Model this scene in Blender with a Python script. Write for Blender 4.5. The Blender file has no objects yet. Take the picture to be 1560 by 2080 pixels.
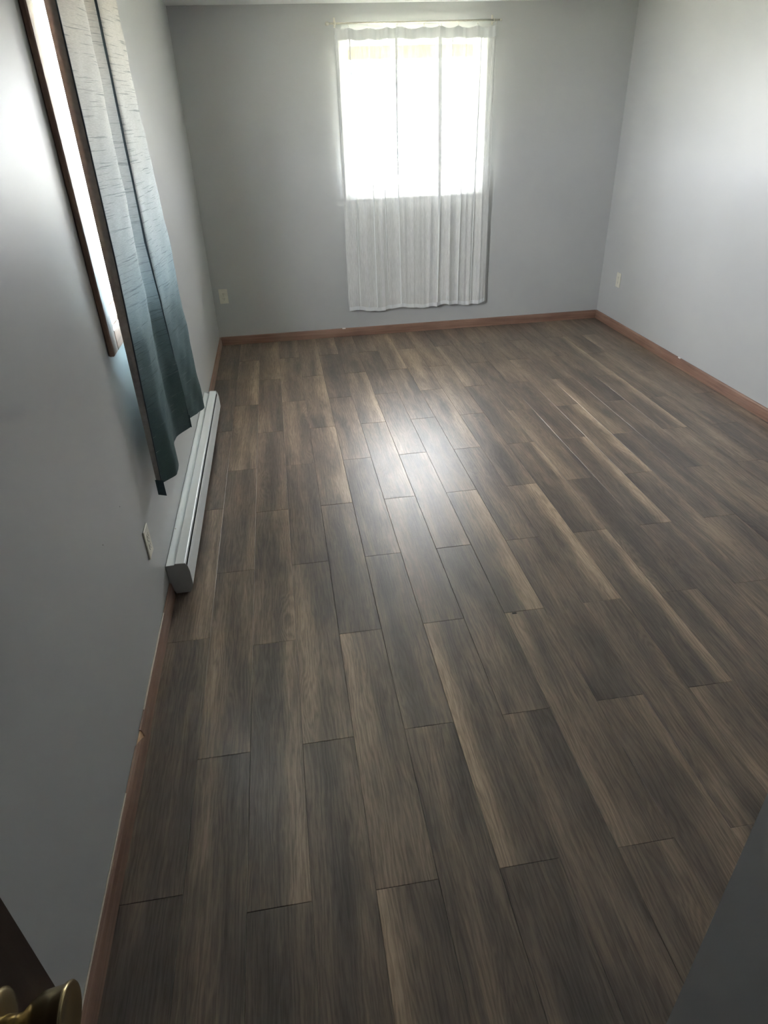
import bpy, bmesh, math, random
from mathutils import Vector, Matrix
random.seed(11)
scene = bpy.context.scene

# ------------------------------------------------------------------ camera
W, D, H = 3.560, 5.973, 2.44            # room width, distance of the far wall from the camera, ceiling height
CAM = Vector((0.6093, 0.0, 1.7401))
YAW, PITCH, ROLL, FPX = 0.13665, -0.54781, -0.03538, 1324.4
cd = bpy.data.cameras.new('camera'); cam = bpy.data.objects.new('camera', cd)
scene.collection.objects.link(cam); scene.camera = cam
cd.sensor_fit = 'HORIZONTAL'; cd.sensor_width = 36.0; cd.lens = FPX / 1560 * 36.0; cd.clip_start = 0.01
fwd = Vector((math.sin(YAW) * math.cos(PITCH), math.cos(YAW) * math.cos(PITCH), math.sin(PITCH)))
rgt = Vector((math.cos(YAW), -math.sin(YAW), 0)); upv = rgt.cross(fwd)
c_, s_ = math.cos(ROLL), math.sin(ROLL)
r2 = c_ * rgt + s_ * upv; u2 = -s_ * rgt + c_ * upv
m3 = Matrix((r2, u2, -fwd)).transposed()
cam.matrix_world = Matrix.Translation(CAM) @ m3.to_4x4()

# ------------------------------------------------------------------ world, daylight, exposure
world = bpy.data.worlds.new('sky'); scene.world = world; world.use_nodes = True
bg = world.node_tree.nodes['Background']
bg.inputs[0].default_value = (0.93, 0.965, 1.0, 1); bg.inputs[1].default_value = 30.0
vs = scene.view_settings
vs.view_transform = 'Standard'; vs.look = 'None'; vs.gamma = 1.0; vs.use_curve_mapping = False
vs.exposure = 1.65
scene.cycles.use_denoising = True; scene.cycles.use_adaptive_sampling = True; scene.cycles.adaptive_threshold = 0.02
scene.cycles.max_bounces = 10; scene.cycles.diffuse_bounces = 7; scene.cycles.transparent_max_bounces = 12
scene.cycles.transmission_bounces = 8; scene.cycles.sample_clamp_indirect = 8.0
sl = bpy.data.lights.new('sun', 'SUN'); sl.energy = 190.0; sl.angle = math.radians(.6); sl.color = (1.0, .97, .93)
sun = bpy.data.objects.new('sun', sl); scene.collection.objects.link(sun); sun.location = (8, -6, 12)      # behind the house: lights the yard, not the room
sun.rotation_euler = Vector((-.55, .60, -1.0)).to_track_quat('-Z', 'Y').to_euler()
def portal(name, loc, rot, sx, sy):                      # tells Cycles where the sky comes in; gives no light itself
    l = bpy.data.lights.new(name, 'AREA'); l.shape = 'RECTANGLE'; l.size = sx; l.size_y = sy
    l.cycles.is_portal = True
    o = bpy.data.objects.new(name, l); scene.collection.objects.link(o); o.location = loc; o.rotation_euler = rot
# window openings: far wall (x0,x1,z0,z1), left wall (y0,y1,z0,z1)
BW = (1.235, 2.325, 1.185, 2.235)
LW = (2.355, 3.53, 1.135, 2.16)
WT = 0.14
portal('sky_portal_back', ((BW[0]+BW[1])/2, D+WT+.01, (BW[2]+BW[3])/2), (-math.pi/2, 0, 0), BW[1]-BW[0], BW[3]-BW[2])
portal('sky_portal_left', (-WT-.01, (LW[0]+LW[1])/2, (LW[2]+LW[3])/2), (0, -math.pi/2, 0), LW[3]-LW[2], LW[1]-LW[0])

# ------------------------------------------------------------------ helpers
def link(o, parent=None):
    scene.collection.objects.link(o)
    if parent is not None: o.parent = parent
    return o
def mesh_obj(name, bm, mat, parent=None, loc=None, smooth=False):
    """bm is in world space (or in the parent's space); loc re-bases the origin."""
    if loc is not None: bmesh.ops.translate(bm, verts=bm.verts, vec=-Vector(loc))
    me = bpy.data.meshes.new(name); bm.normal_update(); bm.to_mesh(me); bm.free()
    if mat is not None: me.materials.append(mat)
    if smooth:
        for p in me.polygons: p.use_smooth = True
    o = bpy.data.objects.new(name, me); link(o, parent)
    if loc is not None: o.location = loc
    return o
def empty(name, loc, parent=None):
    o = bpy.data.objects.new(name, None); o.empty_display_size = .05; link(o, parent); o.location = loc; return o
def tag(o, label, cat, group=None):
    o['label'] = label; o['category'] = cat
    if group: o['group'] = group
    return o
def structure(o, label=None):
    o['kind'] = 'structure'
    if label: o['label'] = label
    return o
def add_box(bm, a, b, bev=0.0, seg=1):
    r = bmesh.ops.create_cube(bm, size=1.0)
    vv = r['verts']
    for v in vv:
        v.co = Vector([(a[i] + b[i]) / 2 + v.co[i] * (b[i] - a[i]) for i in range(3)])
    if bev > 0:
        es = list({e for v in vv for e in v.link_edges})
        bmesh.ops.bevel(bm, geom=es, offset=bev, segments=seg, affect='EDGES', profile=0.5)
def box(name, a, b, mat, parent=None, bev=0.0, seg=1, base=Vector((0, 0, 0))):
    bm = bmesh.new(); add_box(bm, Vector(a) - base, Vector(b) - base, bev, seg)
    return mesh_obj(name, bm, mat, parent, loc=tuple((Vector(a)[i] + Vector(b)[i]) / 2 - base[i] for i in range(3)))
def add_prism(bm, prof, axis, t0, t1):
    """closed 2-D profile extruded along axis ('x': profile is (y,z); 'y': profile is (x,z))."""
    def P(p, t): return (t, p[0], p[1]) if axis == 'x' else (p[0], t, p[1])
    A = [bm.verts.new(P(p, t0)) for p in prof]; B = [bm.verts.new(P(p, t1)) for p in prof]
    n = len(prof)
    fs = [bm.faces.new(A), bm.faces.new(B[::-1])]
    for i in range(n): fs.append(bm.faces.new((A[i], B[i], B[(i+1) % n], A[(i+1) % n])))
    bmesh.ops.recalc_face_normals(bm, faces=fs)
def add_lathe(bm, prof, origin, axis, seg=32):
    """prof: (distance along axis, radius)."""
    ax = Vector(axis).normalized(); u = ax.orthogonal().normalized(); v = ax.cross(u); rings = []
    for t, r in prof:
        rings.append([bm.verts.new(Vector(origin) + ax*t + (u*math.cos(2*math.pi*k/seg) + v*math.sin(2*math.pi*k/seg))*max(r, 1e-5)) for k in range(seg)])
    fs = []
    for a, b in zip(rings, rings[1:]):
        for k in range(seg): fs.append(bm.faces.new((a[k], a[(k+1) % seg], b[(k+1) % seg], b[k])))
    fs.append(bm.faces.new(rings[0][::-1])); fs.append(bm.faces.new(rings[-1]))
    bmesh.ops.recalc_face_normals(bm, faces=fs)
def add_tube(bm, pts, r, seg=10, closed=False):
    pts = [Vector(p) for p in pts]; n = len(pts); rings = []
    for i, p in enumerate(pts):
        t = (pts[(i+1) % n] - pts[i-1]) if closed else (pts[min(i+1, n-1)] - pts[max(i-1, 0)])
        t.normalize(); u = t.cross(Vector((0.31, 0.52, 0.79))).normalized(); v = t.cross(u)
        rings.append([bm.verts.new(p + (u*math.cos(2*math.pi*k/seg) + v*math.sin(2*math.pi*k/seg))*r) for k in range(seg)])
    fs = []
    for i in range(n if closed else n-1):
        a, b = rings[i], rings[(i+1) % n]
        for k in range(seg): fs.append(bm.faces.new((a[k], a[(k+1) % seg], b[(k+1) % seg], b[k])))
    if not closed: fs.append(bm.faces.new(rings[0][::-1])); fs.append(bm.faces.new(rings[-1]))
    bmesh.ops.recalc_face_normals(bm, faces=fs)

# ------------------------------------------------------------------ materials
class NT:
    def __init__(s, name):
        s.m = bpy.data.materials.new(name); s.m.use_nodes = True; s.t = s.m.node_tree; s.n = s.t.nodes; s.l = s.t.links
        s.out = s.n['Material Output']; s.p = s.n['Principled BSDF']
    def add(s, typ, **kw):
        n = s.n.new(typ)
        for k, v in kw.items(): setattr(n, k, v)
        return n
    def put(s, sock, v):
        if hasattr(v, 'is_linked') or hasattr(v, 'links'): s.l.new(v, sock)
        else: sock.default_value = v
    def math(s, op, a, b=None, c=None, clamp=False):
        n = s.add('ShaderNodeMath', operation=op, use_clamp=clamp)
        s.put(n.inputs[0], a)
        if b is not None: s.put(n.inputs[1], b)
        if c is not None: s.put(n.inputs[2], c)
        return n.outputs[0]
    def noise(s, vec, scale, detail=2, rough=.5, dist=0):
        n = s.add('ShaderNodeTexNoise'); s.l.new(vec, n.inputs['Vector'])
        n.inputs['Scale'].default_value = scale; n.inputs['Detail'].default_value = detail
        n.inputs['Roughness'].default_value = rough; n.inputs['Distortion'].default_value = dist
        return n.outputs['Fac']
    def mapping(s, vec, scale=(1, 1, 1), loc=None):
        n = s.add('ShaderNodeMapping'); s.l.new(vec, n.inputs['Vector']); n.inputs['Scale'].default_value = scale
        if loc is not None: s.put(n.inputs['Location'], loc)
        return n.outputs[0]
    def ramp(s, fac, stops, interp='LINEAR'):
        n = s.add('ShaderNodeValToRGB'); s.put(n.inputs[0], fac); e = n.color_ramp.elements; n.color_ramp.interpolation = interp
        while len(e) < len(stops): e.new(0.5)
        for el, (p, c) in zip(e, stops):
            el.position = p; el.color = (*c, 1) if not isinstance(c, float) else (c, c, c, 1)
        return n.outputs[0]
    def mix(s, fac, a, b, blend='MIX'):
        n = s.add('ShaderNodeMix', data_type='RGBA', blend_type=blend)
        s.put(n.inputs[0], fac); s.put(n.inputs[6], a if hasattr(a, 'links') else (*a, 1)); s.put(n.inputs[7], b if hasattr(b, 'links') else (*b, 1))
        return n.outputs[2]
    def bump(s, h, strength, dist):
        n = s.add('ShaderNodeBump'); s.put(n.inputs['Height'], h); n.inputs['Strength'].default_value = strength; n.inputs['Distance'].default_value = dist
        s.l.new(n.outputs[0], s.p.inputs['Normal']); return n.outputs[0]
    def base(s, col=None, rough=None, metal=None, spec=None):
        if col is not None: s.put(s.p.inputs['Base Color'], col if hasattr(col, 'links') else (*col, 1))
        if rough is not None: s.put(s.p.inputs['Roughness'], rough)
        if metal is not None: s.p.inputs['Metallic'].default_value = metal
        if spec is not None: s.p.inputs['Specular IOR Level'].default_value = spec
        return s
    def obj(s): return s.add('ShaderNodeTexCoord').outputs['Object']
def plain(name, col, rough=.5, metal=0., spec=.5, var=.06, scale=30):
    t = NT(name); n = t.noise(t.obj(), scale, 3)
    lo = tuple(c * (1 - var) for c in col); hi = tuple(min(1, c * (1 + var)) for c in col)
    return t.base(t.ramp(n, [(.3, lo), (.7, hi)]), rough, metal, spec).m

def wall_paint(name, col, rough, spec=.5):
    t = NT(name); o = t.obj()
    big = t.noise(o, 1.3, 3, .55); fine = t.noise(o, 160, 2, .6)
    lo = tuple(c * .965 for c in col); hi = tuple(c * 1.03 for c in col)
    t.base(t.ramp(big, [(.3, lo), (.7, hi)]), t.math('MULTIPLY_ADD', big, .06, rough - .03), spec=spec)
    t.bump(fine, .12, .0015)
    return t.m
M_WALL = wall_paint('pale_grey_wall_paint', (.425, .434, .437), .40, .40)
M_CEIL = wall_paint('white_ceiling_paint', (.80, .81, .80), .8, .3)

def wood(name, dark, mid, light, axis, rough=.4, scale=1.0):
    t = NT(name); o = t.obj()
    sc = [60 * scale] * 3; sc['xyz'.index(axis)] = 2.2 * scale
    g = t.noise(t.mapping(o, tuple(sc)), 1.0, 5, .6, .3)
    b = t.noise(o, 3, 2)
    f = t.math('MULTIPLY_ADD', b, .45, t.math('MULTIPLY', g, .7))
    t.base(t.ramp(f, [(.35, dark), (.55, mid), (.8, light)]), rough)
    t.bump(g, .15, .0006)
    return t.m
TR = ((.125, .066, .045), (.21, .120, .086), (.30, .185, .135))
M_TRIM_X = wood('red_brown_trim_along_x', *TR, 'x'); M_TRIM_Y = wood('red_brown_trim_along_y', *TR, 'y'); M_TRIM_Z = wood('red_brown_trim_along_z', *TR, 'z')
M_DOOR = wood('dark_brown_door_wood', (.02, .012, .008), (.035, .02, .013), (.055, .034, .022), 'z', .45)
M_CHIP = plain('bare_wood_chip', (.55, .36, .22), .7)
M_PAINTEDGE = plain('pale_paint_smear', (.62, .56, .48), .6)
M_CHIPWHITE = plain('white_paint_chip', (.72, .70, .68), .6)
M_WHITE = plain('white_enamel', (.66, .69, .71), .35, var=.01)
M_VINYL = plain('white_window_vinyl', (.75, .76, .76), .4, var=.01)
M_CAPSHADE = plain('shaded_heater_end_enamel', (.36, .365, .37), .45, var=.03)  # white enamel with the near end's shade put into the colour
M_BLACK = plain('black_gap', (.012, .012, .012), .8)
M_IVORY = plain('ivory_plastic', (.62, .60, .51), .35)
M_SLOT = plain('slot_shadow_plastic', (.03, .025, .02), .6)
M_STEEL = plain('screw_steel', (.5, .48, .42), .35, 1.0)
M_BRASS = plain('aged_brass', (.42, .34, .19), .27, 1.0)
M_ROD = plain('white_gold_rod', (.60, .58, .50), .35, .35)
M_SUB = plain('subfloor', (.03, .027, .024), .9)
M_FIN = plain('aluminium_fin', (.4, .41, .42), .4, 1.0)
M_SOFFIT = plain('tan_soffit_boards', (.115, .092, .05), .6)
M_SIDING = plain('cream_house_siding', (.62, .60, .52), .7)

def grass_mat():
    t = NT('sunlit_lawn'); o = t.obj(); n = t.noise(o, 2.2, 6, .7); n2 = t.noise(o, 40, 3)
    c = t.ramp(t.math('MULTIPLY_ADD', n2, .4, t.math('MULTIPLY', n, .7)), [(.3, (.22, .22, .16)), (.55, (.33, .325, .25)), (.8, (.45, .43, .36))])
    t.base(c, .9); t.bump(n2, .6, .03); return t.m
def glass_mat():
    t = NT('window_glass'); tr = t.add('ShaderNodeBsdfTransparent'); gl = t.add('ShaderNodeBsdfGlossy'); gl.inputs['Roughness'].default_value = .02
    tr.inputs[0].default_value = (.96, .96, .96, 1)
    fr = t.add('ShaderNodeFresnel'); fr.inputs[0].default_value = 1.45; mx = t.add('ShaderNodeMixShader')
    geo = t.add('ShaderNodeNewGeometry'); t.l.new(t.math('MULTIPLY', fr.outputs[0], t.math('SUBTRACT', 1.0, geo.outputs['Backfacing'])), mx.inputs[0]); t.l.new(tr.outputs[0], mx.inputs[1]); t.l.new(gl.outputs[0], mx.inputs[2]); t.l.new(mx.outputs[0], t.out.inputs[0])
    return t.m
def sheer_mat(name, col, transp, transl):
    t = NT(name); o = t.obj()
    weave = t.noise(t.mapping(o, (300, 300, 20)), 1.0, 3, .6)
    slub = t.noise(t.mapping(o, (55, 55, 2.2)), 1.0, 4, .6)
    dif = t.add('ShaderNodeBsdfDiffuse'); tl = t.add('ShaderNodeBsdfTranslucent'); tr = t.add('ShaderNodeBsdfTransparent')
    c = t.ramp(slub, [(.3, tuple(x * .93 for x in col)), (.7, col)])
    t.l.new(c, dif.inputs[0]); t.l.new(c, tl.inputs[0])
    m1 = t.add('ShaderNodeMixShader'); m1.inputs[0].default_value = transl
    t.l.new(dif.outputs[0], m1.inputs[1]); t.l.new(tl.outputs[0], m1.inputs[2])
    f = t.math('MULTIPLY', transp, t.math('MULTIPLY_ADD', weave, 1.2, t.math('MULTIPLY', slub, .8)), clamp=True)
    m2 = t.add('ShaderNodeMixShader'); t.l.new(f, m2.inputs[0]); t.l.new(m1.outputs[0], m2.inputs[1]); t.l.new(tr.outputs[0], m2.inputs[2])
    t.l.new(m2.outputs[0], t.out.inputs[0]); return t.m
M_SHEER = sheer_mat('white_sheer_voile', (.80, .81, .80), .35, .016)
M_SHEERHEM = sheer_mat('white_sheer_doubled', (.62, .64, .65), .004, .012)

M_SHEERFOLD = sheer_mat('white_sheer_folded', (.74, .76, .76), .003, .008)

def ombre_mat():
    """crinkled curtain cloth dyed from off-white at the top to dark teal at the hem."""
    t = NT('ombre_slub_curtain_cloth'); o = t.obj()
    sep = t.add('ShaderNodeSeparateXYZ'); t.l.new(o, sep.inputs[0])
    wob = t.noise(o, 6, 2)
    h = t.math('MULTIPLY_ADD', wob, .10, t.math('SUBTRACT', t.math('MULTIPLY', sep.outputs[2], 1 / 2.25), .05))
    c = t.ramp(h, [(.18, (.075, .105, .118)), (.27, (.068, .110, .112)), (.36, (.090, .145, .155)), (.44, (.155, .225, .25)),
                   (.53, (.27, .36, .39)), (.66, (.48, .53, .56)), (.82, (.60, .60, .58)), (.95, (.60, .57, .52))])
    # slubs: short dark and pale horizontal threads
    s1 = t.noise(t.mapping(o, (6, 6, 260)), 1.0, 2, .5)
    dark = t.ramp(s1, [(.60, 0.0), (.66, 1.0)])
    s2 = t.noise(t.mapping(o, (6, 6, 280), (3.1, 7.7, 1.3)), 1.0, 2, .5)
    pale = t.ramp(s2, [(.69, 0.0), (.74, 1.0)])
    c = t.mix(t.math('MULTIPLY', dark, .45), c, (.06, .09, .10))
    c = t.mix(t.math('MULTIPLY', pale, .40), c, (.55, .62, .63))
    fine = t.noise(t.mapping(o, (60, 60, 500)), 1.0, 3)
    c = t.mix(.5, c, t.ramp(fine, [(.3, .65), (.7, 1.0)]), 'MULTIPLY')
    t.base(c, .85, spec=.2)
    t.bump(t.math('SUBTRACT', fine, t.math('MULTIPLY', dark, .7)), .5, .0015)
    tl = t.add('ShaderNodeBsdfTranslucent'); t.l.new(c, tl.inputs[0])
    mx = t.add('ShaderNodeMixShader'); mx.inputs[0].default_value = .018
    t.l.new(t.p.outputs[0], mx.inputs[1]); t.l.new(tl.outputs[0], mx.inputs[2]); t.l.new(mx.outputs[0], t.out.inputs[0])
    return t.m
M_OMBRE = ombre_mat()
M_LINING = plain('taupe_curtain_lining', (.31, .28, .265), .85, spec=.2, var=.12, scale=60)
M_TEALHEM = plain('dark_teal_hem_cloth', (.06, .092, .105), .85, spec=.2, var=.15, scale=90)
M_PIPING = plain('dark_seam_thread', (.045, .07, .085), .7, var=.2)

def plank_mat():
    """grey-brown oak print. object colour: r = tone shift, g = place of a tan band across the plank, b = its strength."""
    t = NT('grey_brown_oak_laminate')
    oi = t.add('ShaderNodeObjectInfo'); o = t.obj()
    off = t.add('ShaderNodeCombineXYZ')
    for i, k in enumerate((37.0, 91.0, 53.0)): t.l.new(t.math('MULTIPLY', oi.outputs['Random'], k), off.inputs[i])
    sepc = t.add('ShaderNodeSeparateColor'); t.l.new(oi.outputs['Color'], sepc.inputs[0])
    tone, bpos, bstr = sepc.outputs[0], sepc.outputs[1], sepc.outputs[2]
    add = t.add('ShaderNodeVectorMath', operation='ADD'); t.l.new(o, add.inputs[0]); t.l.new(off.outputs[0], add.inputs[1]); v = add.outputs[0]
    streak = t.noise(t.mapping(v, (13, 1.1, 1)), 1.0, 3, .55, .5)
    cloud = t.noise(t.mapping(v, (9, 2.6, 1)), 1.0, 3, .6, .3)
    warp = t.noise(t.mapping(v, (16, 2.0, 1)), 1.0, 3, .6)
    vo = t.add('ShaderNodeTexVoronoi'); t.l.new(t.mapping(v, (7.0, 1.9, 0.001)), vo.inputs['Vector']); vo.inputs['Scale'].default_value = 1.0
    sv = t.add('ShaderNodeSeparateColor'); t.l.new(vo.outputs['Color'], sv.inputs[0])
    has = t.math('GREATER_THAN', sv.outputs[0], .62)
    near = t.math('MULTIPLY', t.math('SUBTRACT', 1.0, t.math('DIVIDE', vo.outputs['Distance'], .34), clamp=True), has)
    knot = t.math('MULTIPLY', t.math('SUBTRACT', 1.0, t.math('DIVIDE', vo.outputs['Distance'], .10), clamp=True), has)
    # cathedral grain: warped growth lines
    sep = t.add('ShaderNodeSeparateXYZ'); t.l.new(v, sep.inputs[0])
    gl = t.math('SINE', t.math('MULTIPLY_ADD', sep.outputs[0], 420.0, t.math('MULTIPLY_ADD', warp, 46.0, t.math('MULTIPLY', near, 26.0))))
    grain = t.noise(t.mapping(v, (260, 7, 1)), 1.0, 6, .68)
    grain2 = t.noise(t.mapping(v, (620, 34, 1)), 1.0, 3, .6)
    crack = t.noise(t.mapping(v, (62, 1.6, 1)), 1.0, 4, .55, .5)
    sepo = t.add('ShaderNodeSeparateXYZ'); t.l.new(o, sepo.inputs[0])
    xn = t.math('ADD', t.math('MULTIPLY', sepo.outputs[0], 1 / .168), .5)
    edgew = t.math('MULTIPLY_ADD', cloud, .5, -.25)
    d = t.math('ABSOLUTE', t.math('SUBTRACT', t.math('ADD', xn, t.math('MULTIPLY', edgew, .5)), bpos))
    band = t.math('MULTIPLY', t.math('SUBTRACT', 1.0, t.math('DIVIDE', d, .34), clamp=True), bstr)
    f = t.math('MULTIPLY_ADD', streak, .62, t.math('MULTIPLY', cloud, .38))
    f = t.math('ADD', f, t.math('MULTIPLY_ADD', tone, .5, -.25))
    f = t.math('ADD', f, t.math('MULTIPLY', band, .34))
    col = t.ramp(f, [(.25, (.066, .055, .050)), (.40, (.125, .097, .081)), (.52, (.195, .147, .113)), (.64, (.28, .210, .154)), (.80, (.40, .30, .215))])
    g = t.math('MULTIPLY_ADD', grain, .55, t.math('MULTIPLY_ADD', grain2, .3, t.math('MULTIPLY', gl, .055)))
    col = t.mix(.85, col, t.ramp(g, [(.31, .48), (.50, 1.0), (.62, 1.18)]), 'MULTIPLY')
    col = t.mix(t.math('MULTIPLY', t.math('POWER', knot, .7), .6), col, (.045, .036, .032))
    ck = t.ramp(crack, [(.69, 0.0), (.74, 1.0)])
    col = t.mix(t.math('MULTIPLY', ck, .55), col, (.030, .027, .027))
    t.base(col, t.math('MULTIPLY_ADD', g, -.10, .395), spec=.5)
    t.bump(t.math('SUBTRACT', t.math('MULTIPLY_ADD', grain, .8, t.math('MULTIPLY', warp, .3)), t.math('MULTIPLY', ck, .4)), .30, .0012)
    return t.m
M_PLANK = plank_mat()

# ------------------------------------------------------------------ room shell
XP, YP = 1.158, 0.45                      # corner of the partition beside the entry
YN = -0.40                               # wall with the doorway the camera stands in
floor = structure(box('floor', (-.02, YN - .12, -.06), (W + .02, D + .02, -.009), M_SUB))
fb = Vector(floor.location)
def wall_with_hole(name, axis, at, thick, u0, u1, v0, v1, hole=None):
    bm = bmesh.new()
    def bx_(ua, ub, va, vb):
        if ub - ua < 1e-4 or vb - va < 1e-4: return
        if axis == 'y': add_box(bm, (ua, at, va), (ub, at + thick, vb))
        else: add_box(bm, (min(at, at + thick), ua, va), (max(at, at + thick), ub, vb))
    if hole is None: bx_(u0, u1, v0, v1)
    else:
        a, b, c, d = hole
        bx_(u0, a, v0, v1); bx_(b, u1, v0, v1); bx_(a, b, v0, c); bx_(a, b, d, v1)
    o = mesh_obj(name, bm, M_WALL); return structure(o)
wall_with_hole('wall_back', 'y', D, WT, -WT, W + WT, -.06, H, BW)
wall_with_hole('wall_left', 'x', 0.0, -WT, YN - 1.5, D, -.06, H, LW)
wall_with_hole('wall_right', 'x', W, WT, YP - .12, D, -.06, H)
wall_with_hole('wall_front', 'y', YP - .12, .12, XP + .12, W, -.06, H)
wall_with_hole('wall_entry', 'x', XP, .12, YN - 1.5, YP, -.06, H)
wall_with_hole('wall_doorway', 'y', YN - .1, .1, 0.0, XP, -.06, H, (.23, 1.05, -.07, 2.05))
wall_with_hole('wall_hall', 'y', YN - 1.6, .1, -WT, XP + .12, -.06, H)
structure(box('ceiling', (-WT, YN - 1.6, H), (W + WT, D + WT, H + .1), M_CEIL))
structure(box('floor_hall', (-.02, YN - 1.6, -.06), (XP + .02, YN - .12, -.0005), M_SUB))

wl = bpy.data.objects['wall_left']
for yy, zz in ((1.963, .661), (1.715, .674)):
    bm = bmesh.new(); add_lathe(bm, [(0, .0022), (.0004, .0018)], (.0002, yy, zz), (1, 0, 0), 10); mesh_obj('nail_hole', bm, M_BLACK, wl)
# ------------------------------------------------------------------ floor planks
PX0, PW, PL, GAP = 0.0105, 0.168, 1.005, 0.0007
def plank_mesh(w, l):
    bm = bmesh.new(); b = .0013; z1, z0 = 0.0, -.008
    lo = [(-w/2, -l/2), (w/2, -l/2), (w/2, l/2), (-w/2, l/2)]
    A = [bm.verts.new((x, y, z0)) for x, y in lo]; Bv = [bm.verts.new((x, y, z1 - b*.7)) for x, y in lo]
    C = [bm.verts.new((x - math.copysign(b, x), y - math.copysign(b, y), z1)) for x, y in lo]
    bm.faces.new(A[::-1]); bm.faces.new(C)
    for i in range(4):
        j = (i+1) % 4; bm.faces.new((A[i], A[j], Bv[j], Bv[i])); bm.faces.new((Bv[i], Bv[j], C[j], C[i]))
    me = bpy.data.meshes.new('plank'); bm.normal_update(); bm.to_mesh(me); bm.free(); me.materials.append(M_PLANK); return me
cache = {}
# planks whose print stands out in the photograph: (column, row) -> tone 0..1, place of tan band 0..1, strength of band
LOOK = {(2, 1): (.48, 1., .6), (2, 0): (.36, .85, .8), (3, 1): (.42, .2, .5), (4, 0): (.56, .1, .45), (4, 1): (.40, .5, .0), (5, 1): (.42, .5, .0),
        (6, 0): (.42, .1, .85), (6, 1): (.48, .1, .4), (5, 0): (.38, .3, .2), (3, 0): (.40, .9, .2), (1, 1): (.42, .2, .4), (1, 0): (.40, .3, .3),
        (0, 1): (.48, .8, .45), (0, 0): (.34, .9, .2), (0, -1): (.32, .4, .1), (4, -1): (.42, .08, 1.), (2, -1): (.30, .5, 0), (6, -1): (.32, .15, .3),
        (8, -1): (.32, .9, .6), (8, 1): (.42, .85, .8), (10, 1): (.46, .8, 1.), (11, 1): (.40, .97, 1.), (8, 0): (.48, .2, .5), (10, 0): (.36, .3, .3),
        (12, 0): (.42, .8, .6), (9, 1): (.36, .5, .0), (9, 0): (.40, .9, .4), (7, 1): (.38, .5, 0), (7, 0): (.38, .3, .2), (13, 2): (.42, .9, 1.),
        (14, 2): (.48, .97, 1.), (15, 2): (.36, .5, .2), (17, 3): (.44, .95, .9), (17, 4): (.44, .95, .7), (18, 2): (.44, .6, .5), (9, 4): (.56, .5, .6),
        (10, 4): (.52, .3, .4), (15, 3): (.48, .1, .5), (8, 4): (.52, .95, .9), (4, 4): (.48, .92, .8), (5, 5): (.48, .95, .7), (1, 4): (.48, .9, .9),
        (2, 4): (.46, .9, .8), (6, 3): (.48, .95, .7), (1, 3): (.54, .4, .4), (3, 3): (.50, .5, .2), (12, 2): (.44, .1, .4), (16, 2): (.38, .8, .3), (19, 2): (.36, .5, .0)}
def plank(k, row, x0, x1, y0, y1):
    w, l = x1 - x0 - GAP, y1 - y0 - GAP
    key = (round(w, 4), round(l, 4))
    if key not in cache: cache[key] = plank_mesh(w, l)
    o = bpy.data.objects.new('plank', cache[key]); link(o, floor)
    rr = random.Random(k * 977 + row * 131 + 5)
    o.location = Vector(((x0+x1)/2, (y0+y1)/2, rr.uniform(-.00012, .0001))) - fb
    o.rotation_euler = (rr.gauss(0, .00025), rr.gauss(0, .0018), 0)
    tone, bp, bs = LOOK.get((k, row), (rr.uniform(.36, .52), rr.choice((.05, .15, .9, .95)), rr.choice((0, 0, .2, .4, .6))))
    o.color = (tone, bp, bs, 1)
ncol = int((W - PX0) / PW) + 1
for k in range(-1, ncol):
    x0 = max(.0, PX0 + PW * k); x1 = min(W, PX0 + PW * (k + 1))
    if x1 - x0 < .008: continue
    ymin = YN - .1 if x0 < XP + .1 else YP - .1
    ph = (1.02 if k <= 0 else .945) if k % 2 == 0 or k < 0 else .443
    j = ph - 2 * PL; row = -2
    while j < D:
        a, b = max(j, ymin), min(j + PL, D)
        if b - a > .02: plank(k, row, x0, x1, a, b)
        j += PL; row += 1
# small broken corner at one plank end
box('joint_gap', (1.385, 1.937, -.002), (1.403, 1.946, .0008), M_BLACK, floor, base=fb)

# ------------------------------------------------------------------ baseboards
HB, TB = .075, .012
def base_prof(t=TB, h=HB): return [(0, 0), (t, 0), (t, h*.55), (t*.75, h*.86), (t*.45, h*.97), (0, h)]
bl = structure(empty('baseboard_left', (0, 2.0, 0)))
def left_board(y0, y1, t, h):
    bm = bmesh.new(); add_prism(bm, [(p[0] + .0015, p[1] + .001) for p in base_prof(t, h)], 'y', y0, y1)
    bmesh.ops.translate(bm, verts=bm.verts, vec=(0, -2.0, 0)); return mesh_obj('board', bm, M_TRIM_Y, bl)
left_board(1.535, 2.318, TB, HB); left_board(4.365, D - .0005, TB, HB)
# the nearer length overlaps at a slanting cut
bm = bmesh.new(); pr = [(p[0] + .0015, p[1] + .001) for p in base_prof(TB + .003, HB + .004)]
A = [bm.verts.new((p[0], YN + .002 - 2, p[1])) for p in pr]; B = [bm.verts.new((p[0], 1.47 + (HB - p[1]) * 1.2 + p[0]*2.0 - 2, p[1])) for p in pr]
fs = [bm.faces.new(A), bm.faces.new(B[::-1])] + [bm.faces.new((A[i], B[i], B[(i+1) % 6], A[(i+1) % 6])) for i in range(6)]
bmesh.ops.recalc_face_normals(bm, faces=fs); mesh_obj('board', bm, M_TRIM_Y, bl)
bm = bmesh.new(); add_prism(bm, [(p[0]*.7 + .0015, p[1]*.93 + .001) for p in base_prof()], 'y', 1.47 - 2, 1.586 - 2); mesh_obj('board', bm, M_CHIP, bl)
o = box('paint_smear', (.0005, 1.62, HB - .003), (.0055, 2.12, HB + .003), M_PAINTEDGE, bl, .001, base=Vector((0, 2, 0)))
o = box('paint_smear', (.0005, .35, HB + .001), (.0045, 1.30, HB + .0065), M_PAINTEDGE, bl, .001, base=Vector((0, 2, 0)))
bb = structure(empty('baseboard_back', (W/2, D, 0)))
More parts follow.
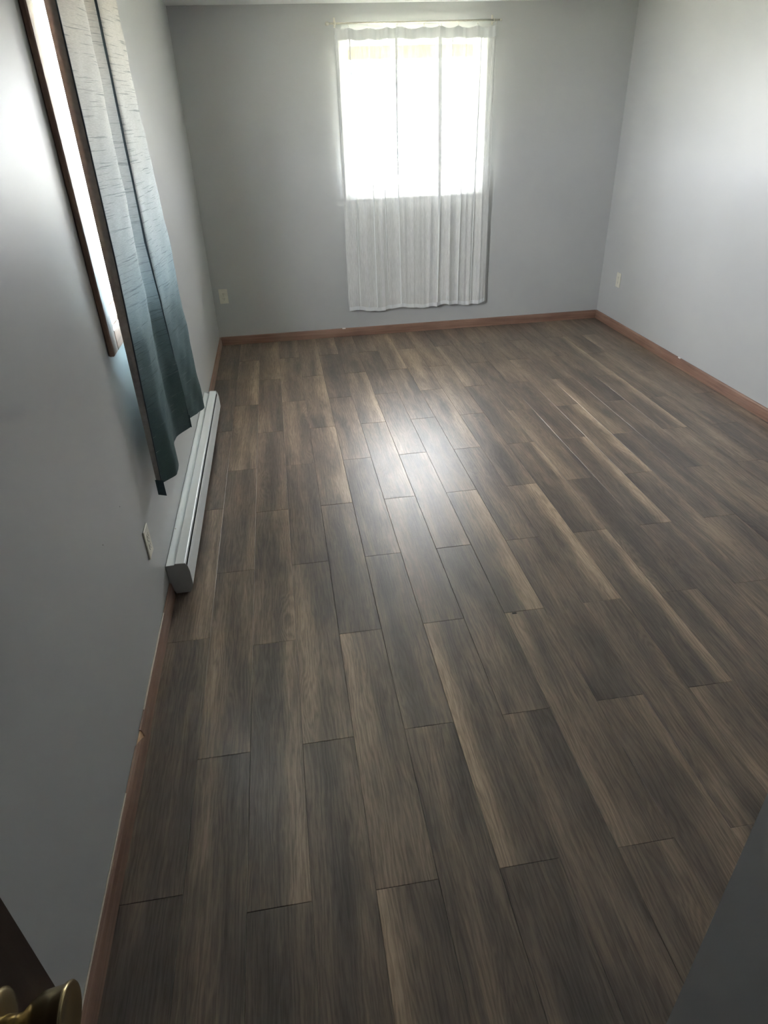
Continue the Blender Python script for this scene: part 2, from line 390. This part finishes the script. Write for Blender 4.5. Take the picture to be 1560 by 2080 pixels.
bm = bmesh.new(); add_prism(bm, [(-p[0], p[1] + .001) for p in base_prof()], 'x', TB - W/2, W - TB - W/2); mesh_obj('board', bm, M_TRIM_X, bb)
bm = bmesh.new(); add_box(bm, (1.105 - W/2, -.011, HB - .004), (1.135 - W/2, -.001, HB + .004), .002); mesh_obj('paint_chip', bm, M_CHIPWHITE, bb)
br = structure(empty('baseboard_right', (W, 3.2, 0)))
bm = bmesh.new(); add_prism(bm, [(-p[0], p[1] + .001) for p in base_prof()], 'y', YP - 3.2, D - 3.2 - .0005); mesh_obj('board', bm, M_TRIM_Y, br)
bm = bmesh.new(); add_box(bm, (-.010, 4.47 - 3.2, HB - .004), (-.001, 4.50 - 3.2, HB + .003), .002); mesh_obj('paint_chip', bm, M_CHIPWHITE, br)

# ------------------------------------------------------------------ windows
def window_back():
    x0, x1, z0, z1 = BW; b = Vector(((x0+x1)/2, D, z0)); w = structure(empty('window_1', b))
    f = .045; y0, y1 = D + .055, D + .10
    for a, c in (((x0, y0, z0), (x0+f, y1, z1)), ((x1-f, y0, z0), (x1, y1, z1)), ((x0+f, y0, z0), (x1-f, y1, z0+f)), ((x0+f, y0, z1-f), (x1-f, y1, z1))):
        box('sash_frame', a, c, M_VINYL, w, .004, base=b)
    box('pane', (x0+f, y0+.02, z0+f), (x1-f, y0+.024, z1-f), M_GLASS, w, base=b)
    t = .012; cw = .05
    box('casing', (x0-cw, D-t, z0-cw), (x0-.001, D-.0005, z1+.02), M_VINYL, w, .003, base=b); box('casing', (x1+.001, D-t, z0-cw), (x1+cw, D-.0005, z1+.02), M_VINYL, w, .003, base=b)
    box('casing', (x0-.001, D-t, z0-cw), (x1+.001, D-.0005, z0-.001), M_VINYL, w, .003, base=b); box('casing', (x0-.001, D-t, z1+.001), (x1+.001, D-.0005, z1+.02), M_VINYL, w, .003, base=b)
    box('sill', (x0+.0005, D-.005, z0-.001), (x1-.0005, y0, z0+.012), M_VINYL, w, .003, base=b)
def window_left():
    y0, y1, z0, z1 = LW; b = Vector((0, (y0+y1)/2, z0)); w = structure(empty('window_2', b))
    t, cw = .02, .072
    box('casing', (.0005, y0-cw, z0-cw), (t, y0, z1+cw), M_TRIM_Z, w, .004, base=b); box('casing', (.0005, y1, z0-cw), (t, y1+cw, z1+cw), M_TRIM_Z, w, .004, base=b)
    box('casing', (.0005, y0, z0-cw), (t, y1, z0), M_TRIM_Y, w, .004, base=b); box('casing', (.0005, y0, z1), (t, y1, z1+cw), M_TRIM_Y, w, .004, base=b)
    j = .014                                     # wooden jamb lining
    box('jamb', (-.075, y0, z0), (.0, y0+j, z1), M_TRIM_Z, w, base=b); box('jamb', (-.075, y1-j, z0), (.0, y1, z1), M_TRIM_Z, w, base=b)
    box('sill', (-.075, y0+j, z0), (.003, y1-j, z0+j), M_TRIM_Y, w, .002, base=b); box('jamb', (-.075, y0+j, z1-j), (.0, y1-j, z1), M_TRIM_Y, w, base=b)
    f = .045; a0, a1 = -.125, -.076
    for a, c in (((a0, y0, z0), (a1, y0+f, z1)), ((a0, y1-f, z0), (a1, y1, z1)), ((a0, y0+f, z0), (a1, y1-f, z0+f)), ((a0, y0+f, z1-f), (a1, y1-f, z1))):
        box('sash_frame', a, c, M_VINYL, w, .004, base=b)
    ym = (y0+y1)/2; box('meeting_rail', (a0+.006, ym-.02, z0+f), (a1-.006, ym+.02, z1-f), M_VINYL, w, .003, base=b)
    box('sash_track', (a1, y0+j+.03, z0+j), (a1+.022, y1-j, z0+j+.022), M_VINYL, w, .003, base=b)
    box('pane', (-.102, y0+f, z0+f), (-.098, ym-.02, z1-f), M_GLASS, w, base=b); box('pane', (-.102, ym+.02, z0+f), (-.098, y1-f, z1-f), M_GLASS, w, base=b)
M_GLASS = glass_mat()
window_back(); window_left()

# ------------------------------------------------------------------ outside the windows
structure(box('ground', (-30, -30, -.9), (30, 40, -.7), grass_mat()), 'dry lawn outside the windows')
eave = empty('roof_eave', (W/2, D + WT, 2.28))
tag(eave, 'tan roof eave above the outside of the sheer curtained window', 'eave')
bb_ = Vector((W/2, D + WT, 2.28))
box('soffit', (-.6, D+WT+.001, 2.28), (W+.6, D+WT+.58, 2.30), M_SOFFIT, eave, base=bb_)
box('fascia', (-.6, D+WT+.58, 2.14), (W+.6, D+WT+.60, 2.34), M_SOFFIT, eave, .003, base=bb_)

# ------------------------------------------------------------------ sheer curtain on the far wall
YC = D - .050
def sheer():
    root = empty('sheer_curtain', (1.80, YC, .225))
    tag(root, 'white sheer curtain hanging on small rings in front of the far window', 'curtain')
    x0, x1, ztop, zbot = 1.180, 2.418, 2.292, .232
    folds = [(.075, .010), (.15, .012), (.26, .016), (.372, .014), (.47, .012), (.585, .014), (.645, .018), (.73, .014), (.80, .016), (.88, .012), (.95, .010)]
    rings = [.0, .085, .205, .315, .385, .405, .545, .635, .655, .76, .88, 1.0]
    NS, NZ = 760, 46
    def path(u, v):
        """u 0..1 across, v 0 (top)..1 (bottom): returns x, y offset; deep folds double the cloth back on itself."""
        x = x0 + (x1 - x0) * u; y = 0.0
        for i, (fu, a) in enumerate(folds):
            w = .010 + .35 * a
            d = (u - fu - .004 * math.sin(v * 5 + i)) / w
            if abs(d) < 3.2:
                grow = .55 + .45 * min(1, v * 2.5)
                x += -1.55 * a * grow * d * math.exp(-d*d) if a >= .03 else -.7 * a * grow * d * math.exp(-d*d)
                y += -a * grow * math.exp(-d*d*.8)
        y += .0045 * math.sin(u * 57 + 1.2 * math.sin(v * 3)) + .0016 * math.sin(u * 131 + v * 2.3) + .0006 * math.sin(u*233 - v*4)
        y += .007 * v * math.sin(u * 23 + 1)
        x += .012 * (v - .5) * (u - .5)
        return x, y
    def drape(u):                                        # top edge sags between the rings
        for a, b in zip(rings, rings[1:]):
            if a <= u <= b: t = (u - a) / (b - a); return -.017 * min(1, (b-a) / .12) * math.sin(math.pi * t)
        return 0
    def sheet(name, mat, va, vb, nz, dy=0., ta=0., tb=0.):
        bm = bmesh.new(); G = []
        for j in range(nz + 1):
            v = va + (vb - va) * j / nz; r = []
            for i in range(NS + 1):
                u = i / NS; x, y = path(u, v)
                z = ztop + (zbot - ztop) * v + drape(u) * max(0, 1 - v * 9) + .010 * math.sin(u * 19 + .6) * v * v - .004 * math.sin(u*61) * v * v
                r.append(bm.verts.new((x - 1.80, y + dy, z - .225)))
            G.append(r)
        for j in range(nz):
            for i in range(NS): bm.faces.new((G[j][i], G[j][i+1], G[j+1][i+1], G[j+1][i]))
        return mesh_obj(name, bm, mat, root, smooth=True)
    sheet('sheer_panel', M_SHEER, .034, .984, NZ)
    sheet('header_band', M_SHEERHEM, 0, .034, 3)['label'] = 'doubled header band along the top'
    sheet('bottom_hem', M_SHEERHEM, .984, 1.0, 2)['label'] = 'doubled hem along the bottom'
    for name, ua, ub in (('side_hem', -.001, .020), ('side_hem', .982, 1.001)):
        bm = bmesh.new(); prev = None
        for j in range(47):
            v = .034 + .95 * j / 46; z = ztop + (zbot - ztop) * v + .010 * math.sin((ua+ub)/2*19+.6)*v*v
            a = path(ua, v); b = path(ub, v)
            q = [bm.verts.new((p[0] - 1.80, p[1] + .0015, z - .225)) for p in (a, b)]
            if prev: bm.faces.new((prev[0], prev[1], q[1], q[0]))
            prev = q
        mesh_obj(name, bm, M_SHEERHEM, root, smooth=True)
    for uc, hw, yo in ((.373, .009, -.020), (.644, .015, -.026), (.205, .0045, -.014), (.80, .0055, -.018), (.285, .0035, -.012), (.72, .0035, -.014), (.085, .0045, -.010), (.90, .005, -.012)):
        bm = bmesh.new(); prev = None                     # pressed folds where the cloth lies several layers thick
        for j in range(47):
            v = .034 + .95 * j / 46; z = ztop + (zbot - ztop) * v + .010 * math.sin(uc*19+.6)*v*v
            xc = x0 + (x1 - x0) * uc - 1.80 + .006 * math.sin(v * 4 + uc * 9); h = hw * (.75 + .35 * math.sin(v * 5 + uc * 20))
            q = [bm.verts.new((xc - h, yo + .003, z - .225)), bm.verts.new((xc, yo, z - .225)), bm.verts.new((xc + h, yo + .003, z - .225))]
            if prev: bm.faces.new((prev[0], prev[1], q[1], q[0])); bm.faces.new((prev[1], prev[2], q[2], q[1]))
            prev = q
        mesh_obj('pressed_fold', bm, M_SHEERFOLD, root, smooth=True)
    zr = 2.318
    for u in rings:
        x, y = path(u, 0); xx = x - 1.80
        bm = bmesh.new(); add_tube(bm, [(xx + .0015*math.sin(a), .0115*math.sin(a), zr - .225 - .007 + .0135*math.cos(a)) for a in [2*math.pi*k/18 for k in range(18)]], .0011, 6, True)
        add_tube(bm, [(xx, 0, zr - .225 - .021), (xx + .002, y*.5, zr - .225 - .030), (xx, y, ztop - .225 - .012)], .0010, 6)
        mesh_obj('curtain_ring', bm, M_ROD, root, smooth=True)
sheer()
rod = empty('curtain_rod', (1.80, YC, 2.318))
tag(rod, 'thin pale curtain rod above the far window', 'curtain rod')
bm = bmesh.new(); add_tube(bm, [(-.655, 0, -.002), (.0, 0, 0), (.640, 0, .002)], .0062, 14); mesh_obj('rod', bm, M_ROD, rod, smooth=True)
bm = bmesh.new(); add_lathe(bm, [(0, .004), (.003, .009), (.010, .0125), (.018, .013), (.026, .009), (.030, .004)], (-.655, 0, -.002), (-1, 0, 0), 20); mesh_obj('finial', bm, M_ROD, rod, smooth=True)
bm = bmesh.new(); add_lathe(bm, [(0, .0062), (.002, .0078), (.012, .0078), (.014, .005)], (.640, 0, .002), (1, 0, 0), 20); mesh_obj('finial', bm, M_ROD, rod, smooth=True)
for sx in (-.612, .592):
    bm = bmesh.new()
    add_box(bm, (sx-.007, .045, -.022), (sx+.007, .0498, .038), .0015)
    add_box(bm, (sx-.004, -.010, -.012), (sx+.004, .047, -.007), .001)
    add_box(bm, (sx-.004, -.012, -.012), (sx+.004, -.009, .012), .001)
    mesh_obj('bracket', bm, M_ROD, rod)

# ------------------------------------------------------------------ ombre curtains on the left wall
def lerp(a, b, t): return a + (b - a) * t
def smooth_path(pts, n, rnd):
    """polyline with rounded corners resampled to n points."""
    P = [Vector(p) for p in pts]
    for _ in range(rnd):
        Q = [P[0]]
        for a, b in zip(P, P[1:]): Q += [a.lerp(b, .13), a.lerp(b, .87)]
        Q.append(P[-1]); P = Q
    L = [0]
    for a, b in zip(P, P[1:]): L.append(L[-1] + (b - a).length)
    out = []; k = 0
    for i in range(n + 1):
        s = L[-1] * i / n
        while k < len(P) - 2 and L[k+1] < s: k += 1
        out.append(P[k].lerp(P[k+1], (s - L[k]) / max(1e-9, L[k+1] - L[k])))
    return out
def cloth(name, mat, parent, base, top, mid, bot, zt, n=56, nz=70, va=0., vb=1., seed=0, rnd=3):
    """top / mid / bot: plan outlines (x, y[, z of the hem for bot]) of the pleats at three heights."""
    T = smooth_path([(p[0], p[1], zt) for p in top], n, rnd); Mi = smooth_path([(p[0], p[1], 1.35) for p in mid], n, rnd); Bo = smooth_path(bot, n, rnd)
    bm = bmesh.new(); G = []
    for j in range(nz + 1):
        v = va + (vb - va) * j / nz; r = []
        for i in range(n + 1):
            t, m, b = T[i], Mi[i], Bo[i]
            z = lerp(t.z, b.z, v)
            vm = (zt - 1.35) / (zt - b.z)
            if v < vm: q = v / vm; x, y = lerp(t.x, m.x, q), lerp(t.y, m.y, q)
            else: q = (v - vm) / (1 - vm); x, y = lerp(m.x, b.x, q), lerp(m.y, b.y, q)
            x += (.0022 * math.sin(z * 17 + i * .23 + seed) * min(1, v * 3) + .0012 * math.sin(z * 41 - i * .5 + seed * 2)) * (min(1, i / 10) if n > 20 else 0)
            r.append(bm.verts.new(Vector((x, y, z)) - base))
        G.append(r)
    for j in range(nz):
        for i in range(n): bm.faces.new((G[j][i], G[j][i+1], G[j+1][i+1], G[j+1][i]))
    return mesh_obj(name, bm, mat, parent, smooth=True)
ZT = 2.22
def seam(parent, base, top, mid, bot, r=.0022):
    pts = []
    for j in range(41):
        v = j / 40; z = lerp(ZT, bot[2], v); vm = (ZT - 1.35) / (ZT - bot[2])
        q = v / vm if v < vm else (v - vm) / (1 - vm); a, b = (top, mid) if v < vm else (mid, bot)
        pts.append((lerp(a[0], b[0], q) - base.x, lerp(a[1], b[1], q) - base.y, z - base.z))
    bm = bmesh.new(); add_tube(bm, pts, r, 8); mesh_obj('seam', bm, M_PIPING, parent, smooth=True)
# near panel
b1 = Vector((0, 2.6, 0)); c1 = empty('ombre_curtain', b1)
tag(c1, 'teal ombre curtain panel nearest the camera with a pale turned-back edge, left window', 'curtain', 'ombre curtain panels at the left window')
t1 = [(.070, 2.400), (.113, 2.590), (.062, 2.71), (.104, 2.790)]
m1 = [(.070, 2.387), (.116, 2.555), (.058, 2.74), (.108, 2.785)]
e1 = [(.060, 2.345, .535), (.114, 2.445, .520), (.046, 2.82, .515), (.112, 2.960, .505)]
cloth('cloth_panel', M_OMBRE, c1, b1, t1, m1, e1, ZT, seed=1, rnd=2)
cloth('turned_edge', M_LINING, c1, b1, [(.040, 2.394), (.055, 2.392), (.0695, 2.3995)], [(.040, 2.365), (.055, 2.370), (.0695, 2.3865)], [(.040, 2.352, .545), (.050, 2.349, .542), (.0595, 2.3445, .540)], ZT, n=10, seed=4)
cloth('turned_hem', M_TEALHEM, c1, b1, [(.038, 2.3525), (.0585, 2.345)], [(.038, 2.3525), (.0585, 2.345)], [(.040, 2.335, .492), (.074, 2.320, .492)], ZT, n=6, nz=24, va=.962, vb=1., seed=4, rnd=0)
seam(c1, b1, (.0705, 2.399), (.0705, 2.386), (.0605, 2.344, .535))
# far panel
b2 = Vector((0, 3.2, 0)); c2 = empty('ombre_curtain', b2)
tag(c2, 'teal ombre curtain panel farther from the camera, hanging behind the first at the left window', 'curtain', 'ombre curtain panels at the left window')
t2 = [(.112, 2.765), (.150, 2.945), (.085, 3.02), (.095, 3.07)]
m2 = [(.112, 2.760), (.152, 3.140), (.085, 3.21), (.095, 3.26)]
e2 = [(.104, 2.985, .535), (.163, 3.190, .505), (.090, 3.26, .50), (.100, 3.31, .50)]
cloth('cloth_panel', M_OMBRE, c2, b2, t2, m2, e2, ZT, seed=3)
cloth('turned_edge', M_TEALHEM, c2, b2, [(.100, 2.790), (.1115, 2.7655)], [(.098, 2.792), (.1115, 2.7605)], [(.092, 2.990, .53), (.1035, 2.984, .53)], ZT, n=6, seed=5, rnd=0)
cloth('turned_hem', M_TEALHEM, c2, b2, [(.092, 2.990), (.104, 2.984)], [(.092, 2.990), (.104, 2.984)], [(.090, 2.960, .505), (.114, 2.950, .505)], ZT, n=6, nz=20, va=.965, vb=1., seed=5, rnd=0)
seam(c2, b2, (.1125, 2.764), (.1125, 2.759), (.1045, 2.984, .53), .0018)
rod2 = empty('curtain_rod', (.09, 2.85, 2.235)); tag(rod2, 'metal curtain rod carrying the teal ombre panels above the left window', 'curtain rod')
bm = bmesh.new(); add_tube(bm, [(0, -.62, 0), (0, .72, 0)], .009, 14); mesh_obj('rod', bm, M_ROD, rod2, smooth=True)
for sy in (-.55, .65):
    bm = bmesh.new(); add_box(bm, (-.0895, sy-.012, -.03), (-.084, sy+.012, .03), .001); add_box(bm, (-.086, sy-.005, -.017), (.006, sy+.005, -.010), .001); mesh_obj('bracket', bm, M_ROD, rod2)

# ------------------------------------------------------------------ baseboard heater
hy0, hy1 = 2.322, 4.362; hb_ = Vector((0, (hy0+hy1)/2, 0)); ht = empty('baseboard_heater', hb_)
tag(ht, 'long white electric baseboard heater on the left wall under the teal curtains', 'heater')
def hprism(name, prof, mat, y0=hy0, y1=hy1, parent=ht):
    bm = bmesh.new(); add_prism(bm, prof, 'y', y0 - hb_.y, y1 - hb_.y); return mesh_obj(name, bm, mat, parent)
hprism('back_panel', [(.002, .022), (.008, .022), (.008, .150), (.036, .143), (.037, .147), (.008, .1575), (.002, .1575)], M_WHITE, hy0 + .003, hy1 - .003)
hprism('top_cover', [(.036, .138), (.040, .138), (.042, .158), (.076, .155), (.0785, .146), (.0815, .146), (.0805, .160), (.077, .1625), (.042, .1645), (.037, .160)], M_WHITE, hy0 + .003, hy1 - .003)
hprism('front_panel', [(.0845, .040), (.088, .034), (.0945, .048), (.0935, .125), (.0905, .146), (.0875, .146), (.0895, .124), (.0895, .050)], M_WHITE, hy0 + .003, hy1 - .003)
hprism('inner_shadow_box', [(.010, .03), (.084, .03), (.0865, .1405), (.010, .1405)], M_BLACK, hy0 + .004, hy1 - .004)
hprism('wall_gap_shade', [(.0006, .03), (.0019, .03), (.0019, .1585), (.0006, .1585)], M_BLACK, hy0 + .004, hy1 - .004)  # black strip stands in for the shadow line behind the heater
cap = [(.002, .060), (.020, .014), (.080, .014), (.0905, .036), (.0960, .052), (.0950, .120), (.0905, .149), (.0820, .1635), (.040, .1655), (.036, .1595), (.002, .1585)]
hprism('end_cap', cap, M_CAPSHADE, hy0, hy0 + .003)  # near cap coloured as if in shade, the far one stays white
hprism('end_cap', cap, M_WHITE, hy1 - .003, hy1)
bm = bmesh.new(); add_box(bm, (.012, hy0 + .02 - hb_.y, .0005), (.070, hy0 + .06 - hb_.y, .03), .001); mesh_obj('foot', bm, M_BLACK, ht)
bm = bmesh.new(); add_box(bm, (.012, hy1 - .06 - hb_.y, .0005), (.070, hy1 - .02 - hb_.y, .03), .001); mesh_obj('foot', bm, M_BLACK, ht)
bm = bmesh.new(); add_lathe(bm, [(0, .004), (.002, .004), (.003, .002)], (.008, 2.62 - hb_.y, .1555), (0, 0, 1), 12); mesh_obj('screw', bm, M_STEEL, ht)

# ------------------------------------------------------------------ outlets
def outlet(loc, rz, label, w=.074, h=.122):
    r = empty('wall_outlet', loc); r.rotation_euler = (0, 0, rz)          # local +y points into the room
    tag(r, label, 'outlet', 'ivory wall outlets')
    bm = bmesh.new(); add_box(bm, (-w/2, .0005, -h/2), (w/2, .0065, h/2), .003, 3); mesh_obj('cover_plate', bm, M_IVORY, r)
    for sz in (-1, 1):
        bm = bmesh.new(); pr = []
        for k in range(24):
            a = 2*math.pi*k/24; pr.append((max(-.0145, min(.0145, .0175*math.cos(a))), sz*.0205 + max(-.0135, min(.0135, .0175*math.sin(a)))))
        A = [bm.verts.new((p[0], .006, p[1])) for p in pr]; B = [bm.verts.new((p[0]*.97, .0082, sz*.0205 + (p[1]-sz*.0205)*.97)) for p in pr]
        fs = [bm.faces.new(B)] + [bm.faces.new((A[i], A[(i+1) % 24], B[(i+1) % 24], B[i])) for i in range(24)]
        bmesh.ops.recalc_face_normals(bm, faces=fs); rc = mesh_obj('receptacle', bm, M_IVORY, r)
        for dx, hh in ((-.0064, .0085), (.0064, .0070)):
            bm = bmesh.new(); add_box(bm, (dx-.0014, .0076, sz*.0205+.003-hh/2), (dx+.0014, .0085, sz*.0205+.003+hh/2)); mesh_obj('slot', bm, M_SLOT, rc)
        bm = bmesh.new(); add_lathe(bm, [(0, .0026), (.0009, .0026)], (0, .0076, sz*.0205-.0075), (0, 1, 0), 12); mesh_obj('slot', bm, M_SLOT, rc)
    bm = bmesh.new(); add_lathe(bm, [(0, .0032), (.001, .003), (.0016, .0016)], (0, .0063, 0), (0, 1, 0), 12); mesh_obj('screw', bm, M_STEEL, r)
outlet((.0895, D, .428), math.pi, 'ivory wall outlet low on the far wall, left of the sheer curtain')
outlet((0, 2.166, .389), -math.pi/2, 'ivory wall outlet on the left wall by the near end of the heater')
outlet((W, 5.628, .419), math.pi/2, 'ivory wall outlet on the right wall near the far corner')

# ------------------------------------------------------------------ door with brass knob beside the camera
xf, ye = .278, .400
db = Vector((xf, ye - .38, 0)); door = structure(empty('door_1', db), 'dark brown door standing open beside the left wall')
box('door_slab', (xf - .035, ye - .76, .012), (xf, ye, 2.03), M_DOOR, door, .0015, base=db)
kb = Vector((xf - .001, .318, 1.032)) - db
bm = bmesh.new(); add_lathe(bm, [(0, .034), (.003, .034), (.006, .031), (.008, .024), (.009, .013)], kb, (1, 0, 0), 40); mesh_obj('rose', bm, M_BRASS, door, smooth=True)
bm = bmesh.new(); add_lathe(bm, [(.008, .012), (.018, .0105), (.024, .012), (.031, .019), (.040, .0245), (.052, .0262), (.058, .027), (.0615, .0292), (.064, .0296), (.0655, .0285), (.066, .026), (.0645, .020), (.0635, .008), (.0635, .001)], kb, (1, 0, 0), 48); mesh_obj('knob', bm, M_BRASS, door, smooth=True)
box('latch_plate', (xf - .030, ye - .0002, .97), (xf - .006, ye + .0012, 1.03), M_BRASS, door, base=db)
